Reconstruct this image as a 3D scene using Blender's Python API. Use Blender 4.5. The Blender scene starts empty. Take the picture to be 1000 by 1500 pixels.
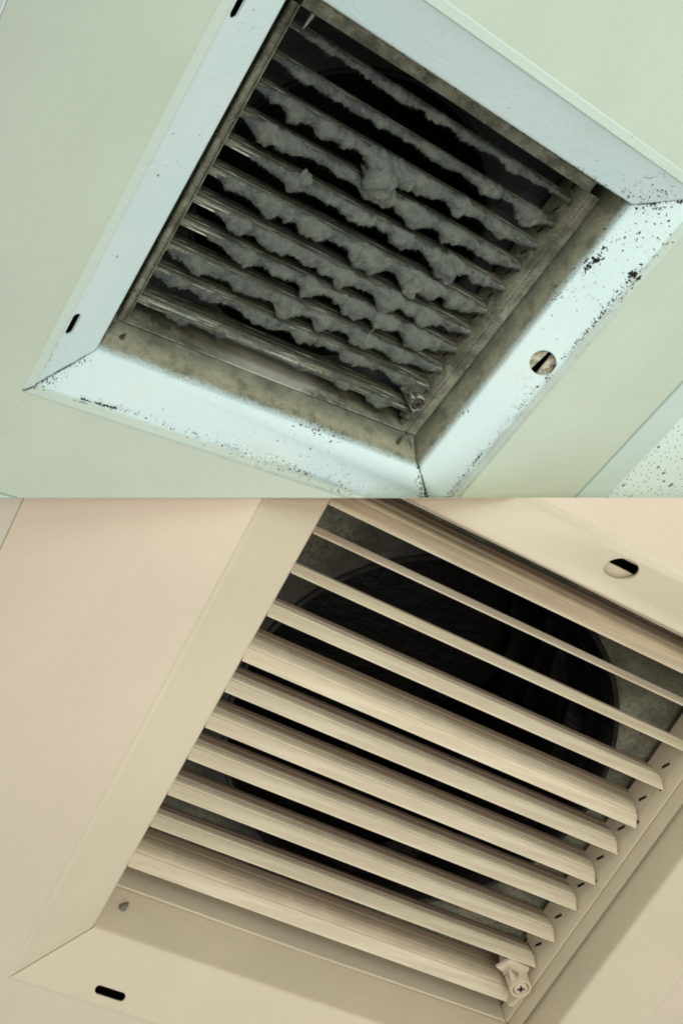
import bpy, bmesh, math, random
import numpy as np
from mathutils import Vector, Matrix

R = math.radians
random.seed(7)
rng = np.random.default_rng(11)
scene = bpy.context.scene
COL = scene.collection

# ------------------------------------------------------------------ camera, light, exposure
# The lower ceiling is level (it faces straight down); the upper one is a sloping soffit.
def rotvec(r):
    v = Vector(r)
    return Matrix.Rotation(v.length, 3, v.normalized())

S_UP, S_LO = 0.130, 0.2262                      # half opening of each register, metres
RU, TU = rotvec((0.66274314, 0.4533875, -0.46223312)), Vector((0.13863517, 1.14344863, -4.722409)) * S_UP
RL, TL = rotvec((0.30708472, 0.18105121, -0.47353397)), Vector((0.40701027, -1.1515084, -3.75977366)) * S_LO
nl = RL.col[2].normalized()
wz = -nl
wx = (Vector((1, 0, 0)) - wz * wz.x).normalized()
wy = wz.cross(wx)
W = Matrix((wx, wy, wz))                       # camera axes -> world axes
EYE = Vector((0, 0, 1.55))

cam_d = bpy.data.cameras.new('camera')
cam = bpy.data.objects.new('camera', cam_d)
COL.objects.link(cam)
cam.matrix_world = Matrix.Translation(EYE) @ W.to_4x4()
cam_d.sensor_fit = 'VERTICAL'
cam_d.sensor_height = 36.0
cam_d.lens = 1430 / 1500 * 36.0
cam_d.clip_start, cam_d.clip_end = 0.01, 50
scene.camera = cam

world = bpy.data.worlds.new('World')
scene.world = world
world.use_nodes = True
bg = world.node_tree.nodes['Background']
bg.inputs['Color'].default_value = (1.0, 1.0, 0.97, 1)
bg.inputs['Strength'].default_value = 0.665     # bounced light of the room

def area(name, pos_cam, target_cam, size, power, color, spread=180):
    d = bpy.data.lights.new(name, 'AREA')
    d.shape = 'RECTANGLE'
    d.size, d.size_y = size
    d.energy = power
    d.color = color
    d.spread = R(spread)
    o = bpy.data.objects.new(name, d)
    COL.objects.link(o)
    p = EYE + W @ Vector(pos_cam)
    q = EYE + W @ Vector(target_cam)
    o.location = p
    o.rotation_euler = (q - p).to_track_quat('-Z', 'Y').to_euler()
    return o

area('cool_room_lamp', (0.40, 0.50, 0.25), (0.16, 0.24, -0.65), (0.4, 0.4), 0.55, (0.86, 1.0, 0.97), 60)
area('warm_room_lamp', (0.30, -0.02, 0.60), (0.09, -0.27, -0.88), (0.4, 0.4), 0.95, (1.0, 0.91, 0.82), 60)

scene.view_settings.view_transform = 'Standard'
scene.view_settings.look = 'None'
scene.view_settings.exposure = 0
scene.view_settings.gamma = 1
scene.render.engine = 'CYCLES'
scene.cycles.filter_width = 1.9
scene.render.resolution_x, scene.render.resolution_y = 682, 1024

# ------------------------------------------------------------------ helpers
def root(name, label, cat, Rm, T, S, group=None):
    o = bpy.data.objects.new(name, None)
    COL.objects.link(o)
    o.empty_display_size = 0.2
    o.matrix_world = Matrix.LocRotScale(EYE + W @ T, (W @ Rm).to_quaternion(), (S, S, S))
    o['label'] = label
    o['category'] = cat
    if group:
        o['group'] = group
    return o

def link(name, bm, mat, parent=None, smooth=32, mw=None):
    me = bpy.data.meshes.new(name)
    bmesh.ops.recalc_face_normals(bm, faces=bm.faces[:])
    bm.to_mesh(me)
    bm.free()
    return link_me(name, me, mat, parent, smooth, mw)

def link_me(name, me, mat, parent=None, smooth=32, mw=None):
    if mat and not me.materials:
        me.materials.append(mat)
    if smooth:
        me.polygons.foreach_set('use_smooth', [True] * len(me.polygons))
        me.set_sharp_from_angle(angle=R(smooth))
    o = bpy.data.objects.new(name, me)
    COL.objects.link(o)
    if parent:
        o.parent = parent
    if mw:
        o.matrix_world = mw
    return o

def structure(o, label=None):
    o['kind'] = 'structure'
    if label:
        o['label'] = label
    return o

def box(bm, x0, x1, y0, y1, z0, z1):
    vs = [bm.verts.new((x, y, z)) for x in (x0, x1) for y in (y0, y1) for z in (z0, z1)]
    for f in ((0, 1, 3, 2), (4, 6, 7, 5), (0, 4, 5, 1), (2, 3, 7, 6), (0, 2, 6, 4), (1, 5, 7, 3)):
        bm.faces.new([vs[i] for i in f])
    return vs

def extrude(bm, prof, axis, a, b, n=1, fn=None):
    """closed profile [(p,z)] swept along 'u' or 'v' from a to b"""
    rings = []
    for i in range(n + 1):
        t = a + (b - a) * i / n
        ring = []
        for p, z in prof:
            co = (t, p, z) if axis == 'u' else (p, t, z)
            if fn:
                co = fn(*co)
            ring.append(bm.verts.new(co))
        rings.append(ring)
    m = len(prof)
    for r0, r1 in zip(rings, rings[1:]):
        for k in range(m):
            bm.faces.new((r0[k], r0[(k + 1) % m], r1[(k + 1) % m], r1[k]))
    bm.faces.new(rings[0])
    bm.faces.new(rings[-1][::-1])

def tube(bm, pts, r, n=8, cap=True):
    rings = []
    for i, p in enumerate(pts):
        p = Vector(p)
        d = (Vector(pts[min(i + 1, len(pts) - 1)]) - Vector(pts[max(i - 1, 0)])).normalized()
        e1 = d.orthogonal().normalized()
        if rings and abs(d.dot(Vector((0, 0, 1)))) < 0.95:
            e1 = d.cross(Vector((0, 0, 1))).normalized()
        e2 = d.cross(e1)
        rr = r[i] if isinstance(r, (list, tuple)) else r
        rings.append([bm.verts.new(p + (e1 * math.cos(2 * math.pi * k / n) + e2 * math.sin(2 * math.pi * k / n)) * rr) for k in range(n)])
    for a, b in zip(rings, rings[1:]):
        for k in range(n):
            bm.faces.new((a[k], a[(k + 1) % n], b[(k + 1) % n], b[k]))
    if cap:
        bm.faces.new(rings[0][::-1])
        bm.faces.new(rings[-1])

def lathe(bm, prof, cx, cy, n=40):
    """profile [(r,z)] turned about the z axis through (cx,cy)"""
    rings = []
    for r, z in prof:
        rings.append([bm.verts.new((cx + r * math.cos(2 * math.pi * k / n), cy + r * math.sin(2 * math.pi * k / n), z)) for k in range(n)])
    for a, b in zip(rings, rings[1:]):
        for k in range(n):
            bm.faces.new((a[k], a[(k + 1) % n], b[(k + 1) % n], b[k]))
    return rings

def face_up(bm):
    bmesh.ops.recalc_face_normals(bm, faces=bm.faces[:])
    bm.normal_update()
    if sum(f.normal.z * f.calc_area() for f in bm.faces) < 0:
        bmesh.ops.reverse_faces(bm, faces=bm.faces[:])

def thicken(bm, t):
    """give an open sheet thickness, on the side away from its normals"""
    bm.normal_update()
    src = bm.faces[:]
    border = [(e.verts[0], e.verts[1]) for e in bm.edges if len(e.link_faces) == 1]
    nv = {v: bm.verts.new(v.co - v.normal * t) for v in bm.verts[:]}
    for f in src:
        bm.faces.new([nv[v] for v in reversed(f.verts)])
    for p, q in border:
        bm.faces.new((p, q, nv[q], nv[p]))

# smooth 3-D value noise, vectorised
_perm = rng.permutation(4096)
_val = rng.random(4096) * 2 - 1
def vnoise(p):
    p = np.asarray(p, float)
    i = np.floor(p).astype(int)
    f = p - i
    f = f * f * (3 - 2 * f)
    def h(dx, dy, dz):
        return _val[_perm[(_perm[(_perm[(i[:, 0] + dx) & 4095] + i[:, 1] + dy) & 4095] + i[:, 2] + dz) & 4095]]
    x, y, z = f.T
    a = h(0, 0, 0) * (1 - x) + h(1, 0, 0) * x
    b = h(0, 1, 0) * (1 - x) + h(1, 1, 0) * x
    c = h(0, 0, 1) * (1 - x) + h(1, 0, 1) * x
    d = h(0, 1, 1) * (1 - x) + h(1, 1, 1) * x
    return (a * (1 - y) + b * y) * (1 - z) + (c * (1 - y) + d * y) * z
def fbm(p, octv=3):
    s, a = 0, 1.0
    p = np.asarray(p, float)
    for k in range(octv):
        s = s + a * vnoise(p + 17.3 * k)
        p = p * 2.03
        a *= 0.5
    return s

# ------------------------------------------------------------------ materials
class NT:
    def __init__(self, name):
        self.m = bpy.data.materials.new(name)
        self.m.use_nodes = True
        self.t = self.m.node_tree
        self.b = self.t.nodes['Principled BSDF']
    def n(self, kind, **kw):
        nd = self.t.nodes.new(kind)
        for k, v in kw.items():
            if k in nd.inputs:
                nd.inputs[k].default_value = v
            else:
                setattr(nd, k, v)
        return nd
    def l(self, a, b):
        self.t.links.new(a, b)
    def coord(self):
        if not hasattr(self, '_c'):
            self._c = self.n('ShaderNodeTexCoord').outputs['Object']
        return self._c
    def noise(self, scale, detail=4, rough=0.55, vec=None, stretch=None):
        v = vec or self.coord()
        if stretch:
            mp = self.n('ShaderNodeMapping')
            mp.inputs['Scale'].default_value = stretch
            self.l(v, mp.inputs['Vector'])
            v = mp.outputs[0]
        nd = self.n('ShaderNodeTexNoise')
        nd.inputs['Scale'].default_value = scale
        nd.inputs['Detail'].default_value = detail
        nd.inputs['Roughness'].default_value = rough
        self.l(v, nd.inputs['Vector'])
        return nd.outputs['Fac']
    def rng(self, v, a, b, c=0.0, d=1.0, smooth=True):
        nd = self.n('ShaderNodeMapRange')
        if smooth:
            nd.interpolation_type = 'SMOOTHSTEP'
        self.l(v, nd.inputs['Value'])
        for k, x in zip(('From Min', 'From Max', 'To Min', 'To Max'), (a, b, c, d)):
            nd.inputs[k].default_value = x
        return nd.outputs[0]
    def math(self, op, a, b=None, clamp=False):
        nd = self.n('ShaderNodeMath', operation=op)
        nd.use_clamp = clamp
        for i, x in enumerate((a, b)):
            if x is None:
                continue
            if isinstance(x, (int, float)):
                nd.inputs[i].default_value = x
            else:
                self.l(x, nd.inputs[i])
        return nd.outputs[0]
    def mix(self, fac, a, b):
        nd = self.n('ShaderNodeMix', data_type='RGBA')
        for sock, x in ((nd.inputs[0], fac), (nd.inputs[6], a), (nd.inputs[7], b)):
            if isinstance(x, (int, float)):
                sock.default_value = x
            elif isinstance(x, (tuple, list)):
                sock.default_value = (*x, 1)
            else:
                self.l(x, sock)
        return nd.outputs[2]
    def sep(self):
        s = self.n('ShaderNodeSeparateXYZ')
        self.l(self.coord(), s.inputs[0])
        return s.outputs
    def out(self, col, rough=0.6, bump=None, bs=0.2, dist=0.01, metal=0.0, spec=0.3):
        if isinstance(col, (tuple, list)):
            self.b.inputs['Base Color'].default_value = (*col, 1)
        else:
            self.l(col, self.b.inputs['Base Color'])
        if isinstance(rough, (int, float)):
            self.b.inputs['Roughness'].default_value = rough
        else:
            self.l(rough, self.b.inputs['Roughness'])
        self.b.inputs['Metallic'].default_value = metal
        self.b.inputs['Specular IOR Level'].default_value = spec
        if bump is not None:
            bn = self.n('ShaderNodeBump')
            bn.inputs['Strength'].default_value = bs
            bn.inputs['Distance'].default_value = dist
            self.l(bump, bn.inputs['Height'])
            self.l(bn.outputs[0], self.b.inputs['Normal'])
        return self.m

def paint(name, col, var=0.04, rough=0.5, fine=60):
    t = NT(name)
    a = t.noise(2.2, 3)
    c = t.mix(t.rng(a, 0.3, 0.7), tuple(x * (1 - var) for x in col), tuple(min(1, x * (1 + var)) for x in col))
    g = t.noise(fine, 3, 0.7)
    c = t.mix(t.rng(g, 0.35, 0.65, 0, 0.13), c, tuple(x * 0.86 for x in col))
    g2 = t.noise(fine * 3.2, 2, 0.6)
    c = t.mix(t.rng(g2, 0.3, 0.7, 0, 0.14), c, tuple(x * 0.8 for x in col))
    sc = t.noise(1.1, 6, 0.72, stretch=(1, 2.5, 1))
    c = t.mix(t.rng(sc, 0.58, 0.75, 0, 0.14), c, (col[0] * 0.9, col[1] * 0.84, col[2] * 0.72))
    return t.out(c, rough, t.math('ADD', g, g2), 0.10, 0.01)

M = {}
M['panel_green'] = paint('panel_paint_pale_green', (0.58, 0.655, 0.53), 0.03)
M['tee_blue'] = paint('tee_paint_pale_blue', (0.60, 0.72, 0.66), 0.03)
M['panel_beige'] = paint('panel_paint_beige', (0.70, 0.605, 0.468), 0.03)
M['tee_beige'] = paint('tee_paint_beige', (0.66, 0.62, 0.50), 0.03)
M['frame_beige'] = paint('frame_paint_cream', (0.69, 0.61, 0.455), 0.03)
M['rail_beige'] = paint('rail_paint_cream', (0.63, 0.555, 0.41), 0.04)

def mk_slat_beige():
    t = NT('slat_paint_cream')
    s = t.noise(9, 4, 0.6, stretch=(0.35, 4, 4))
    c = t.mix(t.rng(s, 0.35, 0.7), (0.82, 0.74, 0.56), (0.68, 0.595, 0.44))
    sx = t.sep()
    # shade painted in as brown towards the back edge of each blade
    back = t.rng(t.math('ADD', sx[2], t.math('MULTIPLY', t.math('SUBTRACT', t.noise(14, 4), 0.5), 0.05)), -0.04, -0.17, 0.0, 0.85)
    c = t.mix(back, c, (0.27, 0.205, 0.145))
    return t.out(c, 0.5, t.noise(70, 3), 0.05, 0.01)
M['slat_beige'] = mk_slat_beige()

def mk_frame_dirty():
    t = NT('frame_paint_sooty_white')
    z = t.sep()[2]
    a = t.noise(1.6, 3)
    base = t.mix(t.rng(a, 0.3, 0.7), (0.65, 0.81, 0.80), (0.70, 0.84, 0.80))
    n1 = t.noise(5, 5, 0.62)
    n2 = t.noise(34, 4, 0.7)
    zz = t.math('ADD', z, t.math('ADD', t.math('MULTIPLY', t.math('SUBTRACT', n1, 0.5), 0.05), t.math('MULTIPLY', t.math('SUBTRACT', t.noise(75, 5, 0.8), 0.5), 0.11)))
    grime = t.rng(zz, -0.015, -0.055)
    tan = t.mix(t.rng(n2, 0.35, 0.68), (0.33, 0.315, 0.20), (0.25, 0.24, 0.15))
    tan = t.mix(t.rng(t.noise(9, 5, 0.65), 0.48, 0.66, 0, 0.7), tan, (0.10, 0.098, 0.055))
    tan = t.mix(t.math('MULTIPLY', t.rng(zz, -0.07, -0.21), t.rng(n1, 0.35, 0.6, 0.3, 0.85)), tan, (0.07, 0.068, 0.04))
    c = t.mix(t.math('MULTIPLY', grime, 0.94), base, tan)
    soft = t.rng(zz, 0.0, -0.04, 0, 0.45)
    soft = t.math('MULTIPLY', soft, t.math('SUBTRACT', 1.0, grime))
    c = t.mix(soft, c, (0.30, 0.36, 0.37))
    # faint yellowish film and pin specks on the flange
    c = t.mix(t.rng(t.noise(3.1, 4, 0.6), 0.55, 0.75, 0, 0.22), c, (0.62, 0.60, 0.47))
    c = t.mix(t.rng(t.noise(48, 2, 0.5), 0.74, 0.78, 0, 0.6), c, (0.14, 0.14, 0.12))
    # sooty film along the outer bead on the two dirtiest sides, and soot drawn into the mitres
    sx = t.sep()
    ou = t.math('SUBTRACT', t.math('ABSOLUTE', sx[0]), 1.0)
    ov = t.math('SUBTRACT', t.math('ABSOLUTE', sx[1]), 0.910)
    oo = t.math('ADD', t.math('MAXIMUM', ou, ov), t.math('MULTIPLY', t.math('SUBTRACT', n2, 0.5), 0.03))
    sides = t.rng(t.math('SUBTRACT', sx[0], sx[1]), 0.55, 1.3)
    edge = t.math('MULTIPLY', t.rng(oo, 0.185, 0.216), t.rng(n1, 0.38, 0.60))
    c = t.mix(t.math('MULTIPLY', t.math('MULTIPLY', edge, sides), 0.38), c, (0.17, 0.155, 0.11))
    far = t.math('MAXIMUM', ou, ov)
    c = t.mix(t.rng(far, 0.212, 0.216, 0, 0.75), c, (0.57, 0.66, 0.55))
    corner = t.rng(t.math('ADD', sx[0], t.math('MULTIPLY', sx[1], 0.9)), 1.2, 1.9)
    zone = t.math('MAXIMUM', t.math('MULTIPLY', sides, t.rng(far, 0.10, 0.20, 0.1, 1)), corner)
    sp = t.math('MULTIPLY', t.rng(t.noise(42, 4, 0.65), 0.57, 0.66), t.rng(t.noise(6, 3), 0.46, 0.62))
    c = t.mix(t.math('MULTIPLY', t.math('MULTIPLY', sp, zone), 0.75), c, (0.07, 0.068, 0.052))
    mit = t.math('ABSOLUTE', t.math('ADD', t.math('SUBTRACT', ou, ov), t.math('MULTIPLY', t.math('SUBTRACT', n2, 0.5), 0.035)))
    mit = t.math('MULTIPLY', t.rng(mit, 0.016, 0.002), t.rng(t.noise(9, 3), 0.36, 0.55))
    c = t.mix(t.math('MULTIPLY', mit, 0.8), c, (0.05, 0.05, 0.04))
    return t.out(c, 0.6, n2, 0.12, 0.012, 0, 0.12)
M['frame_dirty'] = mk_frame_dirty()

def mk_rail_dirty():
    t = NT('rail_metal_brown_grime')
    n1 = t.noise(7, 5, 0.65)
    n2 = t.noise(70, 4, 0.75)
    c = t.mix(t.rng(n1, 0.35, 0.65), (0.31, 0.31, 0.22), (0.115, 0.115, 0.080))
    c = t.mix(t.rng(n2, 0.52, 0.66, 0, 0.8), c, (0.07, 0.065, 0.045))
    c = t.mix(t.rng(t.noise(11, 3), 0.56, 0.68, 0, 0.42), c, (0.50, 0.51, 0.38))
    sx = t.sep()
    rub = t.math('MULTIPLY', t.rng(sx[1], -0.806, -0.820), t.rng(t.math('ABSOLUTE', t.math('ADD', sx[0], t.math('MULTIPLY', t.math('SUBTRACT', n1, 0.5), 0.8))), 0.42, 0.12))
    c = t.mix(t.math('MULTIPLY', rub, 0.8), c, (0.62, 0.62, 0.50))
    return t.out(c, t.rng(n1, 0.3, 0.7, 0.35, 0.75), n2, 0.45, 0.02, 0.0, 0.45)
M['rail_dirty'] = mk_rail_dirty()

def mk_back():
    t = NT('damper_paint_stained')
    c = t.mix(t.rng(t.noise(26, 4, 0.6), 0.42, 0.62), (0.58, 0.56, 0.43), (0.27, 0.25, 0.17))
    return t.out(c, 0.6)
M['back_dirty'] = mk_back()

def mk_slat_dirty():
    t = NT('slat_metal_sooty')
    s = t.noise(10, 5, 0.65, stretch=(0.25, 5, 5))
    n2 = t.noise(55, 4, 0.75)
    n1 = t.noise(4, 4, 0.6)
    c = t.mix(t.rng(s, 0.35, 0.68), (0.088, 0.090, 0.062), (0.44, 0.44, 0.32))
    c = t.mix(t.rng(n2, 0.45, 0.66, 0, 0.75), c, (0.055, 0.06, 0.052))
    c = t.mix(t.rng(n1, 0.45, 0.62, 0, 0.7), c, (0.13, 0.14, 0.125))
    w = t.noise(7, 4, 0.6, stretch=(0.45, 9, 9))
    c = t.mix(t.rng(w, 0.58, 0.66, 0, 0.85), c, (0.85, 0.85, 0.72))  # bright worn streaks, glints of the metal painted into the colour
    return t.out(c, t.rng(s, 0.35, 0.7, 0.6, 0.30), n2, 0.35, 0.012, 0.45, 0.5)
M['slat_dirty'] = mk_slat_dirty()

def mk_lint(name, face_shade):
    t = NT(name)
    a = t.noise(6, 4, 0.6)
    b = t.noise(60, 5, 0.75)
    f = t.noise(190, 3, 0.8)
    c = t.mix(t.rng(a, 0.35, 0.65), (0.35, 0.41, 0.31), (0.12, 0.165, 0.16))
    c = t.mix(t.rng(b, 0.42, 0.70, 0, 0.6), c, (0.54, 0.60, 0.45))
    c = t.mix(t.rng(t.noise(17, 4, 0.6), 0.50, 0.64, 0, 0.75), c, (0.075, 0.10, 0.085))
    c = t.mix(t.rng(f, 0.52, 0.70, 0, 0.6), c, (0.06, 0.075, 0.06))
    at = t.n('ShaderNodeAttribute', attribute_name='thick')
    pale = t.mix(t.rng(f, 0.35, 0.7), (0.56, 0.62, 0.48), (0.36, 0.42, 0.34))
    th = t.math('ADD', at.outputs['Fac'], t.math('MULTIPLY', t.math('SUBTRACT', b, 0.5), 0.6))
    c = t.mix(t.rng(th, 0.15, 1.0, 0, 0.42), c, pale)
    # lint is pale at the nose; shade is painted darker up the blade face
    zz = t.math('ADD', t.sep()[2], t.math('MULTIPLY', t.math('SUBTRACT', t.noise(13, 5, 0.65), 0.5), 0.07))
    c = t.mix(t.rng(zz, 0.002, -0.022, 0, face_shade), c, (0.055, 0.068, 0.055))
    m = t.out(c, 1.0, t.math('ADD', b, f), 0.9, 0.03, 0, 0.0)
    t.b.inputs['Sheen Weight'].default_value = 0.25
    return m
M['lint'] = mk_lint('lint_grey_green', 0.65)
M['fluff'] = mk_lint('lint_fluff', 0.0)

def mk_galv(name, c0, c1):
    t = NT(name)
    vor = t.n('ShaderNodeTexVoronoi')
    vor.inputs['Scale'].default_value = 14
    t.l(t.coord(), vor.inputs['Vector'])
    n = t.noise(40, 5, 0.75)
    c = t.mix(t.rng(vor.outputs['Distance'], 0, 0.9, 0, 0.6), c0, c1)
    c = t.mix(t.rng(n, 0.45, 0.65), c, tuple(x * 0.55 for x in c0))
    c = t.mix(t.rng(t.noise(3, 3), 0.4, 0.65, 0, 0.7), c, tuple(x * 0.35 for x in c0))
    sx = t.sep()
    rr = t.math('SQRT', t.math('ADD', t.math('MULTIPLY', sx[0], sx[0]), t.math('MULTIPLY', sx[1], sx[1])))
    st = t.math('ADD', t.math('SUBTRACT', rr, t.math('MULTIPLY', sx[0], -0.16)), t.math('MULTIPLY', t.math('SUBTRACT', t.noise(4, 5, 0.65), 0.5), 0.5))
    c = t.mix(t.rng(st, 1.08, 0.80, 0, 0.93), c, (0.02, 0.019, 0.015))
    return t.out(c, 0.5, n, 0.3, 0.01, 0.3, 0.4)
M['galv'] = mk_galv('galvanised_steel', (0.27, 0.27, 0.19), (0.36, 0.36, 0.27))
M['galv_dirty'] = mk_galv('galvanised_steel_dusty', (0.075, 0.095, 0.092), (0.15, 0.185, 0.175))

def mk_duct():
    t = NT('duct_black_film')
    n = t.noise(7, 5, 0.7, stretch=(0.5, 1.0, 0.6))
    c = t.mix(t.rng(n, 0.55, 0.8), (0.008, 0.0075, 0.007), (0.020, 0.017, 0.013))
    return t.out(c, 0.40, n, 0.22, 0.12, 0, 0.12)
M['duct'] = mk_duct()
def flat(name, col, rough=0.7, metal=0.0):
    t = NT(name)
    n = t.noise(30, 3)
    return t.out(t.mix(n, col, tuple(x * 0.7 for x in col)), rough, n, 0.1, 0.01, metal)
M['dark'] = flat('dark_slot', (0.012, 0.011, 0.010), 0.9)
M['ring'] = flat('duct_ring_grey', (0.018, 0.017, 0.015), 0.6)
M['screw'] = flat('screw_zinc', (0.30, 0.30, 0.29), 0.35, 0.7)
M['screw_dirty'] = flat('screw_rust_brown', (0.10, 0.09, 0.06), 0.6, 0.3)
M['soot'] = flat('soot_flake', (0.022, 0.022, 0.018), 0.95)
M['soot_brown'] = flat('soot_brown', (0.13, 0.12, 0.085), 0.95)
M['hair'] = flat('hair_pale', (0.42, 0.42, 0.36), 0.6)
M['latch'] = paint('latch_paint_cream', (0.66, 0.58, 0.44), 0.05)

def mk_tile():
    t = NT('ceiling_tile_fissured')
    base = t.mix(t.noise(20, 4), (0.76, 0.88, 0.84), (0.72, 0.85, 0.80))
    co = t.coord()
    def holes(scale, r, thr, seed):
        mp = t.n('ShaderNodeMapping')
        mp.inputs['Location'].default_value = (seed, seed * 1.7, 0)
        t.l(co, mp.inputs['Vector'])
        wob = t.n('ShaderNodeTexNoise')
        wob.inputs['Scale'].default_value = scale * 1.6
        t.l(mp.outputs[0], wob.inputs['Vector'])
        off = t.n('ShaderNodeVectorMath', operation='SCALE')
        t.l(wob.outputs['Color'], off.inputs[0])
        off.inputs['Scale'].default_value = 0.30 / scale
        add = t.n('ShaderNodeVectorMath', operation='ADD')
        t.l(mp.outputs[0], add.inputs[0]); t.l(off.outputs[0], add.inputs[1])
        v = t.n('ShaderNodeTexVoronoi')
        v.voronoi_dimensions = '2D'
        v.inputs['Scale'].default_value = scale
        t.l(add.outputs[0], v.inputs['Vector'])
        s = t.n('ShaderNodeSeparateColor')
        t.l(v.outputs['Color'], s.inputs[0])
        on = t.rng(s.outputs[0], thr, thr + 0.02)
        dot = t.rng(v.outputs['Distance'], r, r * 0.7)
        return t.math('MULTIPLY', on, dot)
    h = t.math('MAXIMUM', holes(25, 0.125, 0.15, 3.1), holes(15, 0.17, 0.66, 9.4))
    c = t.mix(t.math('MULTIPLY', h, 0.9), base, (0.10, 0.11, 0.09))
    hh = t.math('SUBTRACT', 1.0, h)
    return t.out(c, 0.9, hh, 0.5, 0.02, 0, 0.1)
M['tile'] = mk_tile()

# ------------------------------------------------------------------ the seam between the two ceilings
SEAM_Y = -(729 - 750) / 1430                   # the upper edge of the level ceiling, seen from the eye
nrm_cam = Vector((0, -1, -SEAM_Y)).normalized()        # points into the lower half
SEAM_N = (W @ nrm_cam).normalized()
def cut(o, keep_lower, off):
    """saw a mesh off along the edge where the two ceilings meet"""
    mw = o.matrix_world
    inv = mw.inverted()
    p_w = EYE + SEAM_N * off
    co = inv @ p_w
    no = (mw.to_3x3().transposed() @ SEAM_N).normalized()
    if not keep_lower:
        no = -no
    me = o.data
    ds = [(v.co - co).dot(no) for v in me.vertices]
    if min(ds) >= 0:
        return True
    if max(ds) <= 0:
        return False
    if me.users > 1:
        me = o.data = me.copy()
    bm = bmesh.new()
    bm.from_mesh(me)
    r = bmesh.ops.bisect_plane(bm, geom=bm.verts[:] + bm.edges[:] + bm.faces[:], plane_co=co, plane_no=no, clear_inner=True)
    ed = [g for g in r['geom_cut'] if isinstance(g, bmesh.types.BMEdge)]
    if not o.name.startswith('plenum'):
        try:
            bmesh.ops.edgenet_fill(bm, edges=ed)
        except Exception:
            pass
    bm.to_mesh(me)
    bm.free()
    return True

# ------------------------------------------------------------------ register (supply grille) builder
def zface(o, prof):
    pts = sorted((p for p in prof if p[0] >= 0))
    for (a, za), (b, zb) in zip(pts, pts[1:]):
        if a <= o <= b:
            return za + (zb - za) * (o - a) / max(1e-9, b - a)
    return prof[0][1]

def frame_side(side, a, b, prof, lean, holes, mat, parent, slope_idx):
    """one mitred side of the frame: rim, sloping face with its holes, bend, neck wall"""
    bm = bmesh.new()
    half = b if side in 'RL' else a
    base = a if side in 'RL' else b
    gap = 0.0022
    def pt(s, o, z):                            # s = position along the side, o = offset outwards
        if side == 'R': return Vector((base + o, s, z))
        if side == 'L': return Vector((-base - o, s, z))
        if side == 'T': return Vector((s, base + o, z))
        return Vector((s, -base - o, z))
    def end(o, z, sg):
        return sg * (half + max(o, -0.02) - gap)
    rows = []
    for o, z in prof:
        if z < -0.02:                           # the neck may lean in
            o = o - lean * min(1, (-z - 0.02) / 0.20)
        rows.append((o, z, [bm.verts.new(pt(end(o, z, -1), o, z)), bm.verts.new(pt(end(o, z, 1), o, z))]))
    for i, (r0, r1) in enumerate(zip(rows, rows[1:])):
        if i == slope_idx:
            continue
        bm.faces.new((r0[2][0], r0[2][1], r1[2][1], r1[2][0]))
    (o0, z0, v0), (o1, z1, v1) = rows[slope_idx], rows[slope_idx + 1]
    edges = []
    loop = [v0[0], v0[1], v1[1], v1[0]]
    for p, q in zip(loop, loop[1:] + loop[:1]):
        e = bm.edges.get((p, q)) or bm.edges.new((p, q))
        edges.append(e)
    k = (z0 - z1) / (o0 - o1)
    sl = math.sqrt(1 + k * k)
    for (s, o, ls, lo) in holes:                # rounded slots: half length along, half width across
        ring = []
        n = 40
        for j in range(n):
            th = 2 * math.pi * j / n
            r = min(ls, lo)
            cx = math.cos(th) * r + math.copysign(max(0, ls - r), math.cos(th))
            cy = math.sin(th) * r
            oo = o + cy / sl
            ring.append(bm.verts.new(pt(s + cx, oo, z1 + k * (oo - o1))))
        for p, q in zip(ring, ring[1:] + ring[:1]):
            edges.append(bm.edges.new((p, q)))
    bmesh.ops.triangle_fill(bm, use_beauty=True, use_dissolve=False, edges=edges)
    # give the sheet its thickness, away from the room
    face_up(bm)
    thicken(bm, 0.011)
    return link('frame_side', bm, mat, parent, 40)

def hole_backing(side, a, b, s, o, k, z1, o1, rad, gap_o, gw, mats, parent):
    """two strips of the damper box seen through the round hole, with a dark gap between them"""
    base = a if side in 'RL' else b
    def pt(ss, oo, dz):
        z = z1 + k * (oo - o1) - dz
        if side == 'R': return Vector((base + oo, ss, z))
        return Vector((ss, base + oo, z))
    for lo, hi, dz in ((o - 0.11, gap_o - gw, 0.03), (gap_o + gw, o + 0.11, 0.034)):
        bm = bmesh.new()
        q = [pt(s - 0.12, lo, dz), pt(s + 0.12, lo, dz), pt(s + 0.12, hi, dz), pt(s - 0.12, hi, dz)]
        if side == 'R':
            q[2] += Vector((0.028, 0, 0)); q[3] -= Vector((0.012, 0, 0)) if lo < gap_o - gw - 0.05 and hi <= gap_o else Vector((0, 0, 0))
        w = [p - Vector((0, 0, 0.012)) for p in q]
        vs = [bm.verts.new(p) for p in q + w]
        for f in ((0, 1, 2, 3), (7, 6, 5, 4), (0, 4, 5, 1), (1, 5, 6, 2), (2, 6, 7, 3), (3, 7, 4, 0)):
            bm.faces.new([vs[i] for i in f])
        link('backing_strip', bm, mats, parent, 0)

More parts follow.
